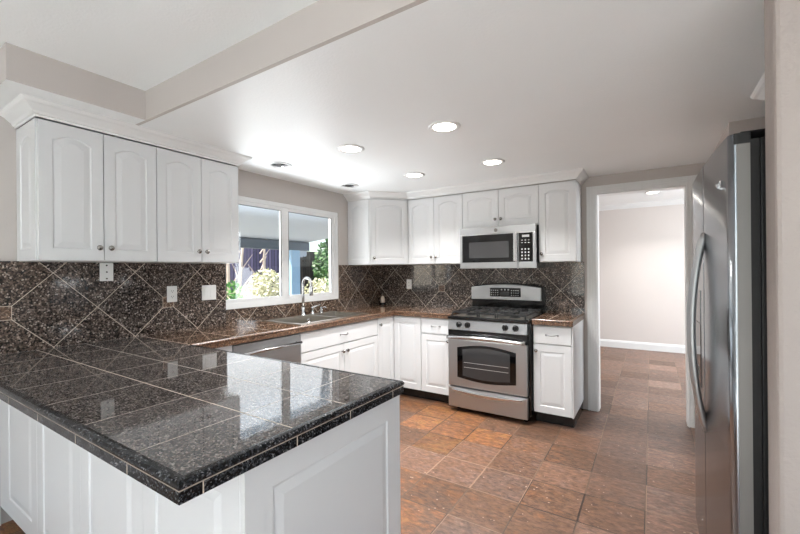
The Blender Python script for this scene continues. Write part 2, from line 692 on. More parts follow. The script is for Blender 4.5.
def add_drawer(root, x0, x1, z0, z1, y, t=.02, gap=.0024, pull=True):
    bm = boxes((0, x1 - x0 - 2 * gap, -t, 0, 0, z1 - z0 - 2 * gap))
    o = obj('drawer', bm, M['white'], root, .003)
    o.location = (x0 + gap, y, z0 + gap)
    if pull:
        add_pull(o, (x1 - x0) / 2 - gap, (z1 - z0) / 2 - gap, -t)
    return o


# ------------------------------------------------------------------ setting
KC = 2.21        # kitchen ceiling
HC = 2.375       # ceiling on the camera's side of the header
ZC, ZB, ZT = .91, 1.407, 2.135

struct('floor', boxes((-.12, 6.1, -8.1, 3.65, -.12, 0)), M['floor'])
struct('floor_bounce', boxes((0, 6.0, -8.0, -4.7, .0005, .012)), M['bounce_carpet'])  # unseen pale carpet added to bounce light onto the ceilings
struct('ceiling_kitchen', boxes((-.15, 4.25, -3.0, .12, KC, KC + .3)), M['ceil'])
struct('ceiling_dining', boxes((-.15, 6.1, -8.1, -3.0, HC, HC + .135)), M['ceil'])
bm = boxes((0, 6.0, -3.02, -3.0, KC, HC + .1))
struct('wall_header', bm, M['wall'])
bm = bmesh.new()
bx(bm, 0, .522, -3.597, -3.02, KC, HC + .05)
bm.normal_update()
for f in bm.faces:
    if abs(f.normal.z) > .5:
        f.material_index = 1
struct('wall_soffit', bm, [M['wall'], M['ceil']])
# window wall with its opening
WY0, WY1, WZ0, WZ1 = -2.19, -.795, 1.03, 1.99
struct('wall_left', boxes((-.15, 0, -8.1, WY0 - .0305, 0, HC + .05), (-.15, 0, WY1, 0, 0, HC), (-.15, 0, WY0 - .0305, WY1, 0, WZ0), (-.15, 0, WY0 - .0305, WY1, WZ1, HC)), M['wall'])
DX0, DX1, DZ = 2.497, 3.185, 2.046
struct('wall_back', boxes((-.15, DX0, 0, .12, 0, KC + .3), (DX1, 4.25, 0, .12, 0, KC + .3), (DX0, DX1, 0, .12, DZ, KC + .3)), M['wall'])
struct('wall_right', boxes((3.325, 3.425, -1.06, 0, 0, KC), (3.425, 4.25, -1.06, -.96, 0, KC)), M['wall'])
struct('wall_alcove', boxes((4.1, 4.25, -2.47, -1.06, 0, KC)), M['wall'])
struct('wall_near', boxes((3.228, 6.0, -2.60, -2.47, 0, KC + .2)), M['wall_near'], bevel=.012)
struct('wall_dining', boxes((6.0, 6.12, -8.1, -6.9, 0, HC + .05), (6.0, 6.12, -4.3, -2.4, 0, HC + .05), (6.0, 6.12, -6.9, -4.3, 0, .5), (6.0, 6.12, -6.9, -4.3, 2.15, HC + .05)), M['wall'])
struct('wall_rear', boxes((-.15, 1.0, -8.12, -8.0, 0, HC + .05), (4.2, 6.12, -8.12, -8.0, 0, HC + .05), (1.0, 4.2, -8.12, -8.0, 2.3, HC + .05), (1.0, 4.2, -8.12, -8.0, 0, .15)), M['wall'])
# gridded patio window behind the camera
bm = bmesh.new()
for k in range(9):
    x = 1.0 + k * .4
    bx(bm, x - .03, x + .03, -8.06, -8.0, .15, 2.3)
for k in range(6):
    z = .15 + k * .43
    bx(bm, 1.0, 4.2, -8.055, -8.005, z - .025, z + .025)
struct('window_2', bm, M['trim'])
# room seen through the doorway
struct('wall_backroom', boxes((.6, 6.1, 3.5, 3.65, 0, 2.7), (.45, .6, .12, 3.65, 0, 2.7), (6.0, 6.1, .12, 3.5, 0, 2.7)), M['wall2'])
struct('ceiling_backroom', boxes((.5, 6.1, .12, 3.65, 2.415, 2.6)), M['ceil'])
bm = bmesh.new()
sweep(bm, [(.6, 3.5), (6.0, 3.5)], [(0, 2.4148), (.07, 2.4148), (.066, 2.402), (.04, 2.375), (.015, 2.35), (.015, 2.34), (0, 2.34)])
struct('trim_1', bm, M['trim'])
bm = bmesh.new()
sweep(bm, [(.6, 3.5), (6.0, 3.5)], [(0, 0), (.016, 0), (.016, .095), (.011, .105), (.008, .12), (0, .125)])
struct('baseboard_backroom', bm, M['trim'])
bm = bmesh.new()
sweep(bm, [(0, -3.52), (0, -8.0)][::-1], [(0, 0), (.014, 0), (.014, .08), (.006, .095), (0, .095)])
struct('baseboard_left', bm, M['trim'])

# doorway casing, fluted
def casing():
    bm = bmesh.new()
    w = .076
    y0 = -.018
    for x0 in (DX0 - w - .004, DX1 - .004):
        bx(bm, x0, x0 + w + .008, y0 + .006, 0, 0, DZ + w - .008)
        for a, b in ((.0, .012), (.024, .036), (.048, .060), (.07, .084)):
            bx(bm, x0 + a, x0 + b, y0, y0 + .006, 0, DZ + w - .008)
    bx(bm, DX0, DX1, y0 + .006, 0, DZ, DZ + w - .008)
    for a, b in ((.0, .011), (.021, .032), (.040, .050), (.058, .068)):
        bx(bm, DX0, DX1, y0, y0 + .006, DZ + a, DZ + b)
    # jamb lining
    bx(bm, DX0 - .004, DX0 + .012, 0, .13, 0, DZ)
    bx(bm, DX1 - .012, DX1 + .004, 0, .13, 0, DZ)
    bx(bm, DX0, DX1, 0, .13, DZ - .012, DZ + .004)
    struct('door_1', bm, M['trim'], bevel=.002)


casing()

# kitchen window: sliding sash
def window():
    x0, x1 = -.075, -.004
    bm = boxes((x0, x1, WY0, WY1, WZ1 - .042, WZ1), (x0, x1, WY0, WY1, WZ0, WZ0 + .05),
               (x0, x1, WY1 - .058, WY1, WZ0 + .05, WZ1 - .042), (x0, x1, WY0 - .03, WY0 + .004, WZ0 + .05, WZ1 - .042))
    fr = struct('window_1', bm, M['vinyl'], bevel=.004)
    for nm, ya, yb, xa, xb in (('sash', WY0 + .004 - .035, -1.548, -.035, -.008), ('sash', -1.552, WY1 - .058, -.035, -.008)):
        s = .05
        q = obj('sash', boxes((xa, xb, ya, ya + s, WZ0 + .05, WZ1 - .042), (xa, xb, yb - s, yb, WZ0 + .05, WZ1 - .042),
                              (xa, xb, ya + s, yb - s, WZ0 + .05, WZ0 + .05 + .03), (xa, xb, ya + s, yb - s, WZ1 - .042 - .03, WZ1 - .042)), M['vinyl'], fr, .003)
        xm = (xa + xb) / 2
        obj('pane', boxes((xm - .002, xm + .002, ya + s - .004, yb - s + .004, WZ0 + .075, WZ1 - .068)), M['glass'], q)
        obj('gasket', boxes((xb - .004, xb + .0008, ya + s - .005, ya + s, WZ0 + .08, WZ1 - .072), (xb - .004, xb + .0008, yb - s, yb - s + .005, WZ0 + .08, WZ1 - .072),
                            (xb - .004, xb + .0008, ya + s, yb - s, WZ1 - .077, WZ1 - .072)), M['slot'], q)
    bm = bmesh.new()
    bx(bm, -.008, .006, -1.57, -1.552, 1.44, 1.51)
    bx(bm, .006, .014, -1.567, -1.555, 1.455, 1.475)
    obj('latch', bm, M['vinyl'], fr, .003)


window()

# backsplash tiles, part of the walls
T = .012
struct('trim_splash_left', boxes((0, T, -3.70, WY0, .9095, ZB + .003)), M['splash_left'], bevel=.001)
struct('trim_splash_window', boxes((0, T, WY0, WY1, .9095, WZ0), (0, T, WY1, -T, .9095, ZB)), M['splash_window'], bevel=.001)
struct('trim_splash_back', boxes((0, 2.392, -T, 0, .9095, ZB), (1.29, 2.055, -T, 0, .6, .9095)), M['splash_back'], bevel=.001)

# crown mouldings over the cabinets
CROWN = [(0, 2.137), (.006, 2.137), (.008, 2.147), (.016, 2.15), (.022, 2.162), (.05, 2.186), (.062, 2.192), (.068, 2.2), (.072, KC - .0005), (0, KC - .0005)]
XF = .325
bm = bmesh.new()
sweep(bm, [(.0, -3.445), (XF, -3.445), (XF, -2.284), (.0, -2.284)], CROWN)
struct('trim_2', bm, M['trim'])
bm = bmesh.new()
sweep(bm, [(.0, -.632), (XF, -.632), (.622, -XF), (2.372, -XF), (2.372, 0)], CROWN)
struct('trim_3', bm, M['trim'])
bm = bmesh.new()
sweep(bm, [(4.09, -1.525), (3.43, -1.525), (3.43, -2.465)][::-1], [(-o, z) for o, z in CROWN])
struct('trim_4', bm, M['trim'])


# ------------------------------------------------------------------ upper cabinets
D = XF - .02


def upper(name, label, x0, x1, z0, z1, doors, side, rot, gap_l=0, gap_r=0, rise=.028, knobs=None, d=D, end_panel=None, loc=None):
    w = x1 - x0
    loc = loc or ((0.0015, x0, 0) if rot == 90 else (x0, -.0015, 0))
    r = thing(name, label, 'cabinet', loc, rot)
    obj('body', boxes((.0005, w - .0005, -d, 0, z0, z1)), M['white_in'], r, .002)
    n = doors
    dw = (w - gap_l - gap_r) / n
    for k in range(n):
        a = gap_l + k * dw
        if n == 2:
            kx = a + dw - .028 if k == 0 else a + .028
        else:
            kx = a + .028 if side == 'l' else a + dw - .028
        add_door(r, a, a + dw, z0 + .003, z1 - .004, -d - .0005, rise, (kx, z0 + .075))
    return r


a = upper('wall_cabinet', 'white double-door wall cabinet nearest the camera, left end of the window wall', -3.44, -2.8705, ZB, ZT, 2, None, 90, gap_l=0)
p = obj('side_panel', raised_panel(D - .004, ZT - ZB - .006, .006, .03, stile=.06, rail=.06), M['white'], a)
p.rotation_euler = (0, 0, -PI / 2)
p.location = (0, -.002, ZB + .003)
p.rotation_euler = (0, 0, 0)
p.matrix_local = Matrix.Translation((0, -.002, ZB + .003)) @ Matrix.Rotation(-PI / 2, 4, 'Z')
upper('wall_cabinet', 'white double-door wall cabinet beside the left edge of the window', -2.8705, -2.286, ZB, ZT, 2, None, 90)
upper('wall_cabinet', 'white double-door wall cabinet between the corner cabinet and the microwave', .6225, 1.2885, ZB, ZT, 2, None, 0)
upper('wall_cabinet', 'short white double-door wall cabinet directly above the microwave', 1.2885, 2.0505, 1.762, ZT, 2, None, 0, rise=.026)
upper('wall_cabinet', 'white single-door wall cabinet right of the microwave, beside the doorway', 2.0505, 2.372, ZB, ZT, 1, 'l', 0)

# diagonal corner wall cabinet
r = thing('corner_wall_cabinet', 'white corner wall cabinet with a slanting single door', 'cabinet', (.0015, -.0015, 0))
c1, c2 = (XF - .002, -.632), (.622, -(XF - .002))
k = .014
poly = [(0, 0), (0, -.63), (XF - .012, -.63), (.618, -(XF - .01)), (.618, 0)]
bm = bmesh.new()
prism(bm, poly, lambda a, b, s: (a, b, (ZB, ZT)[s]))
obj('body', bm, M['white_in'], r, .002)
A, B = Vector((XF - .008, -.632)), Vector((.6215, -(XF - .004)))
L = (B - A).length
ang = math.atan2(B.y - A.y, B.x - A.x)
dm = raised_panel(L - .02, ZT - ZB - .008, .018, .028, stile=.05)
dd = obj('door', dm, M['white'], r)
off = Vector((math.sin(ang), -math.cos(ang))) * .003
dd.location = (A.x + math.cos(ang) * .010 + off.x, A.y + math.sin(ang) * .010 + off.y, ZB + .004)
dd.rotation_euler = (0, 0, ang)
add_knob(dd, .03, .07, -.018)
p = obj('side_panel', raised_panel(XF - .03, ZT - ZB - .006, .006, .03, stile=.05), M['white'], r)
p.location = (.008, -.631, ZB + .003)

# cabinet over the fridge with its tall end panel
r = thing('fridge_cabinet', 'white cabinet over the fridge, mostly hidden by the near wall', 'cabinet', (3.43, -1.53, 0))
obj('body', boxes((.02, .655, -.925, 0, 1.83, ZT)), M['white_in'], r, .002)
obj('side_panel', boxes((-.012, .655, .0005, .02, 0, ZT)), M['white'], r, .002)
for k in range(2):
    d_ = obj('door', raised_panel(.455, ZT - 1.84, .02, .03), M['white'], r)
    d_.matrix_local = Matrix.Translation((.019, -.005 - k * .46, 1.835)) @ Matrix.Rotation(-PI / 2, 4, 'Z')
    add_knob(d_, .42 if k == 0 else .03, .05)

# ------------------------------------------------------------------ base cabinets
BZ0, BZ1 = .1, .861
XB = .605   # cabinet box face; fronts stand .02 proud


def base(name, label, x0, x1, rot, loc, fronts, depth=.585, open_top=False):
    r = thing(name, label, 'cabinet', loc, rot)
    w = x1 - x0
    if open_top:
        bs = [(.0005, .018, -depth, 0, BZ0, BZ1), (w - .018, w - .0005, -depth, 0, BZ0, BZ1), (.018, w - .018, -.012, 0, BZ0, BZ1), (.018, w - .018, -depth, -.012, BZ0, BZ0 + .018), (.018, w - .018, -depth, -depth + .012, BZ0 + .018, BZ1)]
    else:
        bs = [(.0005, w - .0005, -depth, 0, BZ0, BZ1)]
    obj('body', boxes(*bs), M['white_in'], r, .002)
    obj('toe_kick', boxes((.0005, w - .0005, -depth + .06, -depth + .09, 0, BZ0)), M['toe'], r)
    fronts(r, w, -depth - .0005)
    return r


def sink_fronts(r, w, y):
    add_drawer(r, 0, w, .694, .855, y, pull=True)
    add_door(r, 0, w / 2, .105, .69, y, 0, (w / 2 - .03, .625))
    add_door(r, w / 2, w, .105, .69, y, 0, (w / 2 + .03, .625))


base('sink_cabinet', 'white double-door base cabinet with false drawer front under the sink', -1.94, -.905, 90, (.005, -1.94, 0), sink_fronts, open_top=True)


def drawer_fronts(side):
    def f(r, w, y):
        add_drawer(r, 0, w, .70, .855, y)
        add_door(r, 0, w, .105, .696, y, 0, (w - .028 if side == 'r' else .028, .64))
    return f


base('base_cabinet', 'white drawer-and-door base cabinet left of the range', .945, 1.282, 0, (.945, -.005, 0), drawer_fronts('r'))
r = base('base_cabinet', 'narrow white drawer-and-door base cabinet between range and doorway', 2.062, 2.372, 0, (2.062, -.005, 0), drawer_fronts('l'))
obj('side_panel', boxes((.3105, .322, -.605, 0, BZ0, BZ1)), M['white'], r, .002)
obj('toe_return', boxes((.29, .312, -.5, -.02, 0, BZ0 - .001)), M['toe'], r)

# corner base cabinet, doors meeting at the inside corner
r = thing('corner_base_cabinet', 'white corner base cabinet with two doors meeting at the inside corner', 'cabinet', (.005, -.005, 0))
obj('body', boxes((0, .585, -.898, 0, BZ0, BZ1), (.585, .938, -.585, 0, BZ0, BZ1)), M['white_in'], r)
obj('toe_kick', boxes((.5, .525, -.898, -.5, 0, BZ0), (.525, .938, -.525, -.5, 0, BZ0)), M['toe'], r)
d_ = obj('door', raised_panel(.288, .75, .02, 0), M['white'], r)
d_.matrix_local = Matrix.Translation((.5855, -.895, .105)) @ Matrix.Rotation(PI / 2, 4, 'Z')
add_knob(d_, .028, .685)
add_door(r, .608, .937, .105, .855, -.5855, 0)

# dishwasher
r = thing('dishwasher', 'stainless steel dishwasher under the counter left of the sink', 'dishwasher', (.005, -2.54, 0), 90)
obj('body', boxes((.002, .594, -.58, 0, .1, .855)), M['dark_case'], r)
obj('toe_kick', boxes((.002, .594, -.55, -.52, 0, .1)), M['black'], r)
dd = obj('door', boxes((.003, .593, -.612, -.581, .115, .852)), M['steel'], r, .004)
bm = bmesh.new()
tube(bm, [(.03, -.65, .79), (.566, -.65, .79)], .011, 12)
for x in (.05, .546):
    tube(bm, [(x, -.65, .79), (x, -.612, .79)], .009, 10)
obj('handle', bm, M['chrome'], dd, smooth=True)

# peninsula cabinets
r = thing('peninsula_cabinet', 'white raised-panel peninsula base under the big granite counter', 'cabinet', (0.003, -3.52, 0))
obj('body', boxes((.0, 2.068, .02, .665, BZ0, BZ1)), M['white_in'], r)
obj('corner_filler', boxes((0, .6, .665, .977, BZ0, BZ1), (.6, .606, .72, .977, BZ0, BZ1)), M['white'], r)
obj('toe_kick', boxes((.0, 1.99, .07, .64, 0, BZ0), (0, .53, .64, .975, 0, BZ0)), M['toe'], r)
seams = [.08, .585, 1.08, 1.575, 2.07]
obj('end_stile', boxes((0, .0795, .0, .0195, BZ0, BZ1), ), M['white'], r)
for a, b in zip(seams, seams[1:]):
    add_door(r, a, b, BZ0 + .002, BZ1 - .001, .0195, 0, name='panel', stile=.075, rail=.085, gap=.0008)
p = obj('end_panel', raised_panel(.705, BZ1 - BZ0 - .003, .02, 0, stile=.085, rail=.085), M['white'], r)
p.matrix_local = Matrix.Translation((2.0685, .0005, BZ0 + .002)) @ Matrix.Rotation(PI / 2, 4, 'Z')
for k in range(3):
    a = .62 + k * .48
    d_ = obj('door', raised_panel(.476, .58, .02, 0), M['white'], r)
    d_.matrix_local = Matrix.Translation((a + .478, .6855 - .02, .105)) @ Matrix.Rotation(PI, 4, 'Z')
    add_knob(d_, .44 if k % 2 else .03, .52)
    d_ = obj('drawer', boxes((0, .476, -.02, 0, 0, .16)), M['white'], r, .003)
    d_.matrix_local = Matrix.Translation((a + .478, .6855 - .02, .692)) @ Matrix.Rotation(PI, 4, 'Z')
    add_pull(d_, .238, .08)

# ------------------------------------------------------------------ countertops
EDGE = [(-.022, ZC - .0005), (-.012, ZC + .0015), (-.003, ZC + .0005), (.002, ZC - .005), (.003, ZC - .010), (.0, ZC - .0165),
        (-.002, ZC - .0165), (-.002, ZC - .0195), (0, ZC - .0195), (0, .864), (-.004, .8615), (-.022, .8615)]
EM = [0, 0, 0, 0, 0, 1, 1, 1, 0, 0, 0, 0]
PX, PY0, PY1 = 2.117, -3.692, -2.825
SX0, SX1, SY0, SY1 = .115, .555, -1.885, -1.02
r = thing('countertop', 'continuous granite-tiled worktop with peninsula and sink run', 'countertop', (0, 0, 0))
i = .021
obj('peninsula_top', boxes((.013, PX - i, PY0 + i, PY1 - i, .862, ZC)), M['pen_top'], r)
obj('sink_run_top', boxes((.013, .635 - i, PY1 - i, SY0, .862, ZC), (.013, SX0, SY0, SY1, .862, ZC), (SX1, .635 - i, SY0, SY1, .862, ZC),
                          (.013, .635 - i, SY1, -.013, .862, ZC), (.635 - i, 1.283, -.635 + i, -.013, .862, ZC)), M['run_top'], r)
bm = bmesh.new()
sweep(bm, [(.001, PY0), (PX, PY0), (PX, PY1), (.637, PY1)], EDGE, EM)
e = obj('edge_trim', bm, [M['edge'], M['grout']], r)
for p_ in e.data.polygons:
    p_.use_smooth = False
e['label'] = 'black granite edge of the peninsula'
bm = bmesh.new()
sweep(bm, [(.635, PY1 + .001), (.635, -.635), (1.283, -.635)], EDGE, [0] * 12)
obj('edge_trim', bm, M['edge_warm_lit'], r)

r = thing('countertop', 'small granite worktop right of the range, coloured as under warm light', 'countertop', (2.06, 0, 0))
obj('top', boxes((0, .326 - i, -.635 + i, -.013, .862, ZC)), M['run_top'], r)
bm = bmesh.new()
sweep(bm, [(0, -.635), (.326, -.635), (.326, -.013)], EDGE, [0] * 12)
obj('edge_trim', bm, M['edge_warm_lit'], r)


# ------------------------------------------------------------------ sink and tap
def sink():
    r = thing('sink', 'double-bowl stainless steel sink set in the warm-tinted worktop', 'sink', (0, 0, 0))
    x0, x1, y0, y1 = .095, .575, -1.905, -1.0
    z1 = ZC + .006
    bowls = [(.16, .535, -1.865, -1.40), (.16, .535, -1.365, -1.04)]
    bm = bmesh.new()
    # rim
    ys = [y0, bowls[0][2], bowls[0][3], bowls[1][2], bowls[1][3], y1]
    bx(bm, x0, bowls[0][0], y0, y1, ZC + .0005, z1)
    bx(bm, bowls[0][1], x1, y0, y1, ZC + .0005, z1)
    for a, b in ((y0, ys[1]), (ys[2], ys[3]), (ys[4], y1)):
        bx(bm, bowls[0][0], bowls[0][1], a, b, ZC + .0005, z1)
    obj('rim', bm, M['sink'], r)
    for (a, b, c, d) in bowls:
        bm = bmesh.new()
        t, z = .004, ZC - .17
        bx(bm, a - t, a, c - t, d + t, z, ZC)
        bx(bm, b, b + t, c - t, d + t, z, ZC)
        bx(bm, a, b, c - t, c, z, ZC)
        bx(bm, a, b, d, d + t, z, ZC)
        bx(bm, a - t, b + t, c - t, d + t, z - t, z)
        o = obj('bowl', bm, M['sink'], r)
        bm = bmesh.new()
        lathe(bm, [(.045, z + .0005), (.045, z + .004), (.03, z + .002), (0, z + .002)], ((a + b) / 2, (c + d) / 2, 0), 'z', 18)
        obj('drain', bm, M['chrome'], o)
    return r


sink()
ZS = ZC + .0062
r = thing('faucet', 'tall chrome gooseneck tap with pull-down spout at the sink', 'faucet', (.125, -1.45, ZS))
bm = bmesh.new()
lathe(bm, [(.028, 0), (.028, .006), (.02, .012), (.017, .05), (.0155, .08)], (0, 0, 0), 'z', 18)
obj('base', bm, M['chrome'], r, smooth=True)
bm = bmesh.new()
pts = [(0, 0, .07), (0, 0, .19), (0, 0, .30)]
R = .055
for k in range(1, 13):
    a = PI * k / 12
    pts.append((R - R * math.cos(a), 0, .30 + R * math.sin(a) * 1.1))
pts.append((2 * R, 0, .27))
tube(bm, pts, .0125, 12)
obj('neck', bm, M['chrome'], r, smooth=True)
bm = bmesh.new()
lathe(bm, [(.014, .28), (.018, .268), (.0185, .20), (.0155, .192), (0, .192)], (2 * R, 0, 0), 'z', 16)
obj('spray_head', bm, M['chrome'], r, smooth=True)
r = thing('tap_lever', 'short chrome single-lever control beside the gooseneck tap', 'tap lever', (.125, -1.325, ZS))
bm = bmesh.new()
lathe(bm, [(.022, 0), (.022, .005), (.014, .012), (.013, .055), (.016, .06), (.012, .072), (0, .075)], (0, 0, 0), 'z', 16)
obj('base', bm, M['chrome'], r, smooth=True)
bm = bmesh.new()
tube(bm, [(0, 0, .066), (.02, .05, .082), (.03, .085, .09)], [.008, .006, .005], 10)
obj('lever', bm, M['chrome'], r, smooth=True)
r = thing('soap_dispenser', 'small chrome soap dispenser, right of the tap lever', 'soap dispenser', (.125, -1.205, ZS))
bm = bmesh.new()
lathe(bm, [(.02, 0), (.02, .005), (.013, .01), (.012, .045), (.009, .05), (.009, .062), (0, .064)], (0, 0, 0), 'z', 16)
obj('base', bm, M['chrome'], r, smooth=True)
bm = bmesh.new()
tube(bm, [(-.005, 0, .058), (.06, 0, .062), (.07, 0, .055)], .006, 8)
obj('spout', bm, M['chrome'], r, smooth=True)
r = thing('sink_stopper', 'small metal stopper on the front left rim of the sink', 'stopper', (.553, -1.80, ZS))
bm = bmesh.new()
lathe(bm, [(.018, 0), (.018, .003), (.006, .006), (.005, .02), (.013, .023), (.013, .029), (0, .031)], (0, 0, 0), 'z', 16)
obj('body', bm, M['chrome'], r, smooth=True)

# small scent warmer in the corner
r = thing('scent_warmer', 'small cream cone on a black base in the counter corner', 'air freshener', (.1, -.085, ZC + .0005))
bm = bmesh.new()
lathe(bm, [(.034, 0), (.036, .006), (.034, .02), (.03, .026), (0, .026)], (0, 0, 0), 'z', 20)
obj('base', bm, M['black'], r, smooth=True)
bm = bmesh.new()
lathe(bm, [(.028, .0265), (.029, .05), (.024, .085), (.014, .108), (.006, .112), (0, .112)], (0, 0, 0), 'z', 20)
obj('shade', bm, M['cream'], r, smooth=True)


# ------------------------------------------------------------------ wall plates
def plate(name, label, cat, loc, rot, w, h, build):
    r = thing(name, label, cat, loc, rot)
    obj('plate', boxes((-w / 2, w / 2, -.006, 0, -h / 2, h / 2)), M['plate'], r, .003)
    build(r)
    return r


def sockets(r):
    for z in (-.02, .02):
        bm = bmesh.new()
        poly = [(math.cos(a) * .017, max(-.0125, min(.0125, math.sin(a) * .017))) for a in (k * PI / 12 for k in range(24))]
        prism(bm, poly, lambda a, b, s: (a, -.006 - .0015 * s, z + b))
        q = obj('socket', bm, M['plate'], r)
        obj('slots', boxes((-.008, -.0055, -.0083, -.0074, z - .001, z + .007), (.0055, .008, -.0083, -.0074, z - .001, z + .007), (-.0025, .0025, -.0083, -.0074, z - .009, z - .005)), M['slot'], q)


def rockers(r):
    for x in (-.023, .023):
        obj('rocker', boxes((x - .0165, x + .0165, -.0095, -.006, -.033, .033)), M['plate'], r, .002)


def screws(r):
    for z in (-.042, .0, .042):
        bm = bmesh.new()
        lathe(bm, [(.005, -.006), (.005, -.008), (0, -.0085)], (0, 0, z), 'y', 12)
        obj('screw', bm, M['slot'], r)


plate('cable_plate', 'white wall plate with three dark holes, tucked under the left cabinets', 'wall plate', (T + .0003, -3.028, 1.347), 90, .075, .115, screws)
plate('power_outlet', 'white double outlet on the tiles left of the window', 'outlet', (T + .0003, -2.621, 1.184), 90, .072, .116, sockets)
plate('light_switch', 'white double rocker switch on the tiles beside the window', 'light switch', (T + .0003, -2.337, 1.18), 90, .118, .116, rockers)
plate('power_outlet', 'white outlet on the back wall tiles near the corner', 'outlet', (.447, -T - .0003, 1.172), 0, .072, .116, sockets)


# ------------------------------------------------------------------ range
def arch_poly(x0, x1, z0, z1, up, down, n=12):
    p = []
    for k in range(n + 1):
        u = k / n
        p.append((x0 + (x1 - x0) * u, z0 - down * math.sin(PI * u)))
    for k in range(n + 1):
        u = 1 - k / n
        p.append((x0 + (x1 - x0) * u, z1 + up * math.sin(PI * u)))
    return p


def range_cooker():
    w = .758
    r = thing('gas_range', 'stainless steel gas range with black cast iron grates', 'range', (1.2915, -.005, 0))
    obj('body', boxes((.003, w + .004, -.645, -.02, .06, .893)), M['black'], r, .003)
    for x in (.06, w - .06):
        for y in (-.58, -.08):
            bm = bmesh.new()
            lathe(bm, [(.02, 0), (.02, .012), (.012, .016), (.012, .061)], (x, y, 0), 'z', 12)
            obj('leg', bm, M['black'], r)
    # storage drawer
    d = obj('drawer', boxes((0, w - .018, -.695, -.646, .045, .232)), M['steel'], r, .006)
    bm = bmesh.new()
    poly = [(.05 + (w - .1) * k / 16, .205 - .03 * math.sin(PI * k / 16)) for k in range(17)] + [(w - .05 - (w - .1) * k / 16, .218 - .012 * math.sin(PI * (1 - k / 16))) for k in range(17)]
    prism(bm, poly, lambda a, b, s: (a, (-.694, -.722)[s], b))
    obj('handle', bm, M['chrome'], d, .004)
    # oven door
    d = obj('oven_door', boxes((0, w - .018, -.695, -.646, .245, .688)), M['steel'], r, .006)
    bm = bmesh.new()
    prism(bm, arch_poly(.094, w - .112, .332, .612, .035, .027), lambda a, b, s: (a, (-.690, -.6965)[s], b))
    g = obj('window_frame', bm, M['black_glass'], d)
    bm = bmesh.new()
    prism(bm, arch_poly(.148, w - .164, .352, .596, .028, .02), lambda a, b, s: (a, (-.690, -.6975)[s], b))
    obj('window_glass', bm, M['smoke_glass'], g)
    bm = bmesh.new()
    for z in (.43, .475):
        bx(bm, .160, w - .178, -.6982, -.6974, z, z + .004)
    obj('rack_line', bm, M['print'], g)
    bm = bmesh.new()
    n = 20
    pts = []
    for k in range(n + 1):
        u = k / n
        pts.append((.008 + (w - .034) * u, -.728 - .034 * math.sin(PI * u) ** .7, .705 + .016 * math.sin(PI * u)))
    tube(bm, pts, .0165, 12)
    for x in (.024, w - .042):
        bx(bm, x - .014, x + .014, -.735, -.6925, .694, .722)
    obj('handle', bm, M['chrome'], d, smooth=True)
    obj('vent_strip', boxes((.001, w - .016, -.692, -.644, .690, .772)), M['black'], r)
    # control panel, sloping
    bm = bmesh.new()
    prism(bm, [(-.700, .775), (-.64, .775), (-.64, .872), (-.688, .872)], lambda a, b, s: ((0, w - .016)[s], a, b))
    cp = obj('control_panel', bm, M['steel'], r, .004)
    for x in (.115, .2, .553, .645):
        bm = bmesh.new()
        o = (x, -.6965, .828)
        lathe(bm, [(.027, .004), (.027, -.004), (.022, -.01), (.020, -.026), (.016, -.03), (0, -.03)], o, 'y', 18)
        bx(bm, x - .005, x + .005, -.7365, -.71, .806, .850)
        obj('control_knob', bm, M['knob'], cp, smooth=False)
    # cooktop
    bm = bmesh.new()
    bx(bm, 0, w, -.705, -.06, .874, .902)
    ct = obj('cooktop', bm, M['black'], r, .006)
    obj('cooktop_surface', boxes((.03, w - .03, -.67, -.09, .9015, .9024)), M['sink'], ct)
    for sx in (0, 1):
        for yy in (-.52, -.22):
            x = .17 + sx * (w - .34)
            bm = bmesh.new()
            lathe(bm, [(.05, .9025), (.05, .908), (.036, .91), (.036, .92), (.03, .924), (0, .924)], (x, yy, 0), 'z', 20)
            obj('burner', bm, M['iron'], ct)
    bm = bmesh.new()
    lathe(bm, [(.04, .9025), (.04, .908), (.03, .91), (.03, .92), (0, .922)], (w / 2, -.37, 0), 'z', 20)
    obj('burner', bm, M['iron'], ct)

    def grate(x0, x1, yc):
        bm = bmesh.new()
        y0, y1 = -.67, -.10
        z0, z1 = .93, .947
        b = .0065
        for x in (x0 + b, x1 - b):
            bx(bm, x - b, x + b, y0, y1, z0, z1)
        for y in (y0, (y0 + y1) / 2, y1):
            bx(bm, x0 + 2 * b, x1 - 2 * b, y - b, y + b, z0, z1)
        xm = (x0 + x1) / 2
        for y in yc:
            bx(bm, xm - b, xm + b, y + .03, y + .115, z0, z1 + .006)
            bx(bm, xm - b, xm + b, y - .115, y - .03, z0, z1 + .006)
            bx(bm, x0 + 2 * b, xm - .03, y - b, y + b, z0, z1 + .006)
            bx(bm, xm + .03, x1 - 2 * b, y - b, y + b, z0, z1 + .006)
        for x in (x0 + b, x1 - b):
            for y in (y0 + b, y1 - b):
                bx(bm, x - b, x + b, y - b, y + b, .9025, z0)
        obj('grate', bm, M['iron'], ct, .0025)
    grate(.03, .29, (-.52, -.22))
    grate(.295, w - .295, (-.37,))
    grate(w - .29, w - .03, (-.52, -.22))
    # backguard
    bm = bmesh.new()
    poly = [(.0, .895), (w + .0, .895), (w + .0, 1.165)] + [(w * (1 - k / 12), 1.17 + .03 * math.sin(PI * k / 12)) for k in range(1, 12)] + [(.0, 1.165)]
    prism(bm, poly, lambda a, b, s: (a, (-.085, -.02)[s], b))
    bg = obj('backguard', bm, M['black'], r, .004)
    bm = bmesh.new()
    prism(bm, arch_poly(-.004 + .004, w - .03, 1.025, 1.155, .035, -.004), lambda a, b, s: (a, (-.108, -.0845)[s], b))
    pn = obj('control_fascia', bm, M['steel'], bg, .006)
    ds = obj('display', boxes((.21, .53, -.1115, -.1085, 1.06, 1.15)), M['black_glass'], pn, .003)
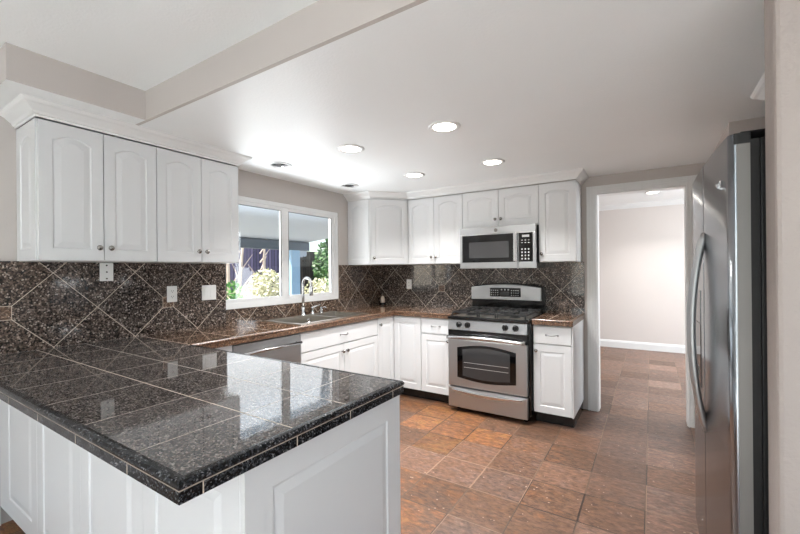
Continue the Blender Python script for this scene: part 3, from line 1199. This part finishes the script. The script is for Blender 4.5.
    for k in range(4):
        for j in range(3):
            for x in (.22, .432):
                obj('button', boxes((x + .022 * k, x + .012 + .022 * k, -.1125, -.1114, 1.072 + .024 * j, 1.08 + .024 * j)), M['print'], ds)
    for k in range(3):
        bm = bmesh.new()
        lathe(bm, [(.009, -.1114), (.009, -.1128), (0, -.1128)], (.335 + .035 * k, 0, 1.132), 'y', 14)
        obj('button', bm, M['print'], ds)
    obj('screen', boxes((.32, .415, -.1125, -.1114, 1.068, 1.112)), M['smoke_glass'], ds)
    return r


range_cooker()


# ------------------------------------------------------------------ microwave
def microwave():
    x0, w = 1.297, .748
    z0, z1 = 1.352, 1.757
    r = thing('microwave_oven', 'stainless steel over-the-range microwave under the short wall cabinet', 'microwave', (x0, -.005, 0))
    Y = -.375
    obj('body', boxes((.002, w - .002, Y, -.01, z0, z1)), M['black'], r, .003)
    obj('vent_grille', boxes((0, w, Y - .034, Y - .0005, 1.688, z1)), M['steel'], r, .004)
    bm = bmesh.new()
    lathe(bm, [(.018, 0), (.018, -.0025), (.015, -.003), (.0145, -.0018), (0, -.0018)], (w / 2, Y - .034, 1.722), 'y', 20)
    obj('emblem', bm, M['nickel'], r)
    dr = obj('door', boxes((0, .585, Y - .034, Y - .0005, z0, 1.6865)), M['steel'], r, .004)
    f = obj('door_glass', boxes((.025, .556, Y - .0365, Y - .033, 1.412, 1.682)), M['black_glass'], dr, .002)
    obj('window', boxes((.10, .5, Y - .0378, Y - .036, 1.455, 1.612)), M['smoke_glass'], f)
    bm = bmesh.new()
    bx(bm, .55, .585, Y - .062, Y - .04, 1.415, 1.682)
    bx(bm, .556, .579, Y - .041, Y - .033, 1.425, 1.455)
    bx(bm, .556, .579, Y - .041, Y - .033, 1.645, 1.672)
    obj('handle', bm, M['chrome'], dr, .006)
    cp = obj('control_panel', boxes((.587, w, Y - .034, Y - .0005, z0, 1.6865)), M['steel'], r, .004)
    k = obj('keypad', boxes((.594, w - .026, Y - .0365, Y - .033, 1.412, 1.682)), M['black_glass'], cp, .002)
    obj('clock', boxes((.625, .69, Y - .0375, Y - .0364, 1.64, 1.662)), M['print'], k)
    for j in range(2):
        for i_ in range(3):
            obj('key', boxes((.618 + .03 * i_, .632 + .03 * i_, Y - .0375, Y - .0364, 1.585 + .024 * j, 1.592 + .024 * j)), M['print'], k)
    for j in range(4):
        for i_ in range(3):
            obj('key', boxes((.618 + .03 * i_, .63 + .03 * i_, Y - .0375, Y - .0364, 1.432 + .03 * j, 1.446 + .03 * j)), M['print'], k)


microwave()


# ------------------------------------------------------------------ fridge
def fridge():
    # local: the front faces -x; far side y = 0, near side y = -.90
    r = thing('refrigerator', 'tall dark stainless side-by-side fridge beside the near wall', 'refrigerator', (3.112, -1.562, 0), 2.0)
    H = 1.772
    obj('body', boxes((.078, .80, -.895, -.005, .03, H - .02)), M['gasket'], r, .004)
    obj('door_gasket', boxes((.055, .0775, -.888, -.012, .07, H - .02)), M['gasket'], r)
    for y in (-.87, -.03):
        for x in (.12, .74):
            bm = bmesh.new()
            lathe(bm, [(.025, 0), (.025, .031)], (x, y, 0), 'z', 12)
            obj('leg', bm, M['gasket'], r)
    obj('base_grille', boxes((.03, .075, -.89, -.01, .012, .06)), M['gasket'], r)
    RC = .026

    def front_x(y):
        """slightly bowed front with rolled outer edges"""
        u = (y + .45) / .45
        x = -.010 * (1 - u * u)
        e = min(y + .90, -y)
        if e < RC:
            x += .018 * (1 - math.sqrt(max(0, 1 - (1 - e / RC) ** 2)))
        return x

    def door(name, ya, yb):
        bm = bmesh.new()
        ys = [ya + (yb - ya) * k / 24 for k in range(25)]
        if ya < -.89:
            ys = [ya + RC * (k / 8) ** 2 for k in range(8)] + [v for v in ys if v > ya + RC]
        if yb > -.01:
            ys = [v for v in ys if v < yb - RC] + [yb - RC * (1 - k / 8) ** 2 for k in range(9)]
        poly = [(.052, ya)] + [(front_x(y), y) for y in ys] + [(.052, yb)]
        prism(bm, poly, lambda a, b, s: (a, b, (.065, H)[s]))
        o = obj(name, bm, M['fridge'], r)
        for p in o.data.polygons:
            p.use_smooth = len(p.vertices) == 4 and abs(p.normal.x) > .3
        return o

    fz = door('freezer_door', -.440, 0)
    rf = door('fridge_door', -.90, -.446)
    # light side liner of the near door under a dark cap, hinge covers
    obj('door_edge', boxes((.019, .0525, -.9035, -.9003, .07, H - .035)), M['dark_case'], rf)
    obj('door_cap', boxes((.012, .0535, -.904, -.9002, H - .034, H)), M['gasket'], rf)
    obj('hinge_cover', boxes((.03, .12, -.895, -.79, H + .0005, H + .006)), M['gasket'], r, .006)
    obj('hinge_cover', boxes((.03, .12, -.11, -.005, H + .0005, H + .006)), M['gasket'], r, .006)

    def handle(parent, yc, sgn):
        bm = bmesh.new()
        pts, rad = [], []
        n = 30
        for k in range(n + 1):
            u = k / n
            s = math.sin(PI * u)
            pts.append((-.006 - .05 * s ** .75, yc + sgn * (.008 + .022 * s), .655 + .83 * u))
        tube(bm, pts, .0125, 12)
        obj('handle', bm, M['steel'], parent, smooth=True)
    handle(fz, -.436, 1)
    handle(rf, -.450, -1)
    # ice and water dispenser in the freezer door
    obj('dispenser_panel', boxes((-.012, .0, -.335, -.115, 1.09, 1.24)), M['steel_v'], fz, .002)
    q = obj('dispenser', boxes((-.0115, .0, -.335, -.115, .80, 1.088)), M['black_glass'], fz, .002)
    obj('paddle', boxes((-.016, -.0115, -.27, -.18, .84, .88)), M['nickel'], q)
    # raised script badge near the top of the fridge door
    bm = bmesh.new()
    pts = []
    for dy, dz in ((0, .0), (.008, .03), (.016, .034), (.02, .0), (.028, .018), (.036, .02), (.04, .0), (.05, .004), (.054, .024), (.062, .03), (.07, .012), (.078, .034), (.09, .04)):
        y = -.80 + dy
        pts.append((front_x(y) - .001, y, 1.622 + dz * .75))
    tube(bm, pts, .0024, 6)
    obj('badge', bm, M['chrome'], rf)


fridge()


# ------------------------------------------------------------------ ceiling lights
def can(name, label, x, y, z, lit, power=8):
    r = thing(name, label, 'ceiling light', (x, y, z), 0)
    bm = bmesh.new()
    lathe(bm, [(.098, -.0005), (.098, -.004), (.088, -.009), (.07, -.006), (.066, -.0005)], (0, 0, 0), 'z', 32)
    obj('trim_ring', bm, M['trim'], r, smooth=True)
    if lit:
        bm = bmesh.new()
        lathe(bm, [(.069, -.001), (.066, -.006), (.04, -.012), (0, -.014)], (0, 0, 0), 'z', 28)
        obj('lens', bm, M['lamp'], r, smooth=True)
        d = bpy.data.lights.new('can_light', 'AREA')
        d.shape = 'DISK'
        d.size = .12
        d.energy = power
        d.spread = math.radians(120)
        d.color = (1, .99, .975)
        o = bpy.data.objects.new('can_light', d)
        o.location = (x, y, z - .02)
        COL.objects.link(o)
    else:
        bm = bmesh.new()
        lathe(bm, [(.045, -.001), (.045, -.006), (.03, -.006), (0, -.004)], (0, 0, 0), 'z', 24)
        obj('dark_lamp', bm, M['slot'], r)
        bm = bmesh.new()
        lathe(bm, [(.02, -.006), (.02, -.014), (.01, -.018), (0, -.018)], (.02, .02, 0), 'z', 16)
        obj('bulb', bm, M['chrome'], r)


can('recessed_light', 'lit round ceiling light nearest the camera, the largest one', 1.885, -1.965, KC, True)
can('recessed_light', 'lit round ceiling light nearest the left wall cabinets and window', 1.145, -1.955, KC, True)
can('recessed_light', 'lit round ceiling light directly in front of the microwave cabinet', 1.86, -1.035, KC, True)
can('recessed_light', 'small lit ceiling light in front of the corner cabinets', 1.125, -1.027, KC, True)
can('recessed_spotlight', 'unlit dark ceiling spot above the left half of the window', .395, -1.95, KC, False)
can('recessed_spotlight', 'unlit dark ceiling spot in front of the corner wall cabinet', .355, -1.027, KC, False)
can('recessed_light', 'lit ceiling light in the room beyond the doorway', 2.95, 2.52, 2.415, True, 9)

# ------------------------------------------------------------------ outside
struct('ground_patio', boxes((-14, -.15, -8, 14, -.5, -.3)), M['gravel'])
bm = bmesh.new()
prism(bm, [(-.15, 2.36), (-.15, 2.48), (-3.75, 2.10), (-3.75, 1.98)], lambda a, b, s: (a, (-8.0, 2.3)[s], b))
struct('roof_patio', bm, M['patio_white'])
b = obj('patio_beam', boxes((-3.7, -3.56, -8.0, 2.27, 1.80, 1.985)), M['beam'], None, .004)
tag(b, 'slate blue beam under the outer edge of the patio roof', 'beam')
b = obj('patio_post', boxes((-3.71, -3.55, 1.73, 1.97, -.3, 1.7995)), M['post'], None, .006)
tag(b, 'light blue post carrying the patio roof', 'post')
random.seed(5)
bm = bmesh.new()
prism(bm, [(1.99, 1.799)] + [(1.99 + .27 * k / 24, 1.70 - .022 * abs(math.sin(PI * k / 8)) - .05 * (1 - k / 24)) for k in range(25)] + [(2.26, 1.799)], lambda a, b, s: ((-3.66, -3.645)[s], a, b))
tag(obj('shade_valance', bm, M['patio_white']), 'pale scalloped shade edge hanging beside the patio post', 'shade')


def fence(name, label, bs, m):
    tag(obj(name, boxes(*bs), m), label, 'fence')


fence('board_fence', 'tall violet-grey board fence behind the pale shrubs, left pane', [(-9.66, -9.6, -2, 7.2, -.3, 2.35)], M['fence_purple'])
fence('board_fence', 'shaded brown board fence seen through the right pane', [(-9.66, -9.6, 7.22, 13, -.3, 2.2)], M['fence_brown'])


def shrub(name, label, loc, rx, rz, n, leaf, m, seed, cat='shrub', stem=True):
    rnd = random.Random(seed)
    r = thing(name, label, cat, loc)
    bm = bmesh.new()
    for _ in range(n):
        while True:
            v = Vector((rnd.uniform(-1, 1), rnd.uniform(-1, 1), rnd.uniform(-1, 1)))
            if .25 < v.length < 1:
                break
        c = Vector((v.x * rx, v.y * rx, rz * (1.05 + v.z)))
        a = Vector((rnd.gauss(0, 1), rnd.gauss(0, 1), rnd.gauss(0, 1))).normalized()
        b_ = a.orthogonal().normalized()
        s = leaf * rnd.uniform(.6, 1.3)
        q = [bm.verts.new(c + a * s), bm.verts.new(c + b_ * s * .45), bm.verts.new(c - a * s), bm.verts.new(c - b_ * s * .45)]
        bm.faces.new(q)
    obj('foliage', bm, m, r)
    if stem:
        bm = bmesh.new()
        for k in range(5):
            t = k * 2.5 + seed
            tube(bm, [(0, 0, 0), (math.cos(t) * rx * .3, math.sin(t) * rx * .3, rz * .7), (math.cos(t) * rx * .7, math.sin(t) * rx * .7, rz * 1.5)], [.02, .014, .006], 6)
        obj('stem', bm, M['bark'], r)
    return r


shrub('green_shrub', 'fresh green rounded shrub in the lower left of the window', (-1.55, -1.08, -.3), .22, .76, 1100, .035, M['leaf_green'], 1)
shrub('pale_shrub', 'sunlit pale shrub in the middle of the left pane', (-5.4, 2.55, -.3), .55, .84, 2000, .06, M['leaf_pale'], 2)
shrub('pale_shrub', 'low pale shrub behind the green shrub, left pane', (-4.5, 1.3, -.3), .5, .66, 1500, .05, M['leaf_pale'], 3)
shrub('pale_shrub', 'sunlit pale shrub at the foot of the right pane', (-4.6, 3.65, -.3), .5, .72, 1700, .05, M['leaf_pale'], 4)
shrub('leafy_tree', 'dark green tree rising over the brown fence, right pane', (-8.4, 8.6, -.3), 1.0, 1.55, 2600, .12, M['leaf_dark'], 6, 'tree')
shrub('leafy_tree', 'small green tree against the right edge of the right pane', (-5.2, 4.95, -.3), .4, 1.15, 900, .07, M['leaf_dark'], 8, 'tree')
for q, (x, y, lab) in enumerate(((-6.3, 1.95, 'pale bare trunk nearest the left edge of the window'), (-7.0, 2.9, 'pale bare trunk left of the pale shrub'), (-7.2, 3.75, 'pale bare trunk rising behind the pale shrub'))):
    bm = bmesh.new()
    rnd = random.Random(q)
    tube(bm, [(0, 0, -.3), (.05, rnd.uniform(-.1, .1), .8), (.0, rnd.uniform(-.2, .2), 2.4)], [.07, .055, .03], 8)
    for k in range(6):
        z = .5 + k * .28
        tube(bm, [(0, 0, z), (rnd.uniform(-.2, .2), rnd.choice((-1, 1)) * rnd.uniform(.2, .45), z + .5)], [.022, .008], 6)
    o = obj('tree_trunk', bm, M['bark'])
    o.location = (x, y, 0)
    tag(o, lab, 'tree')
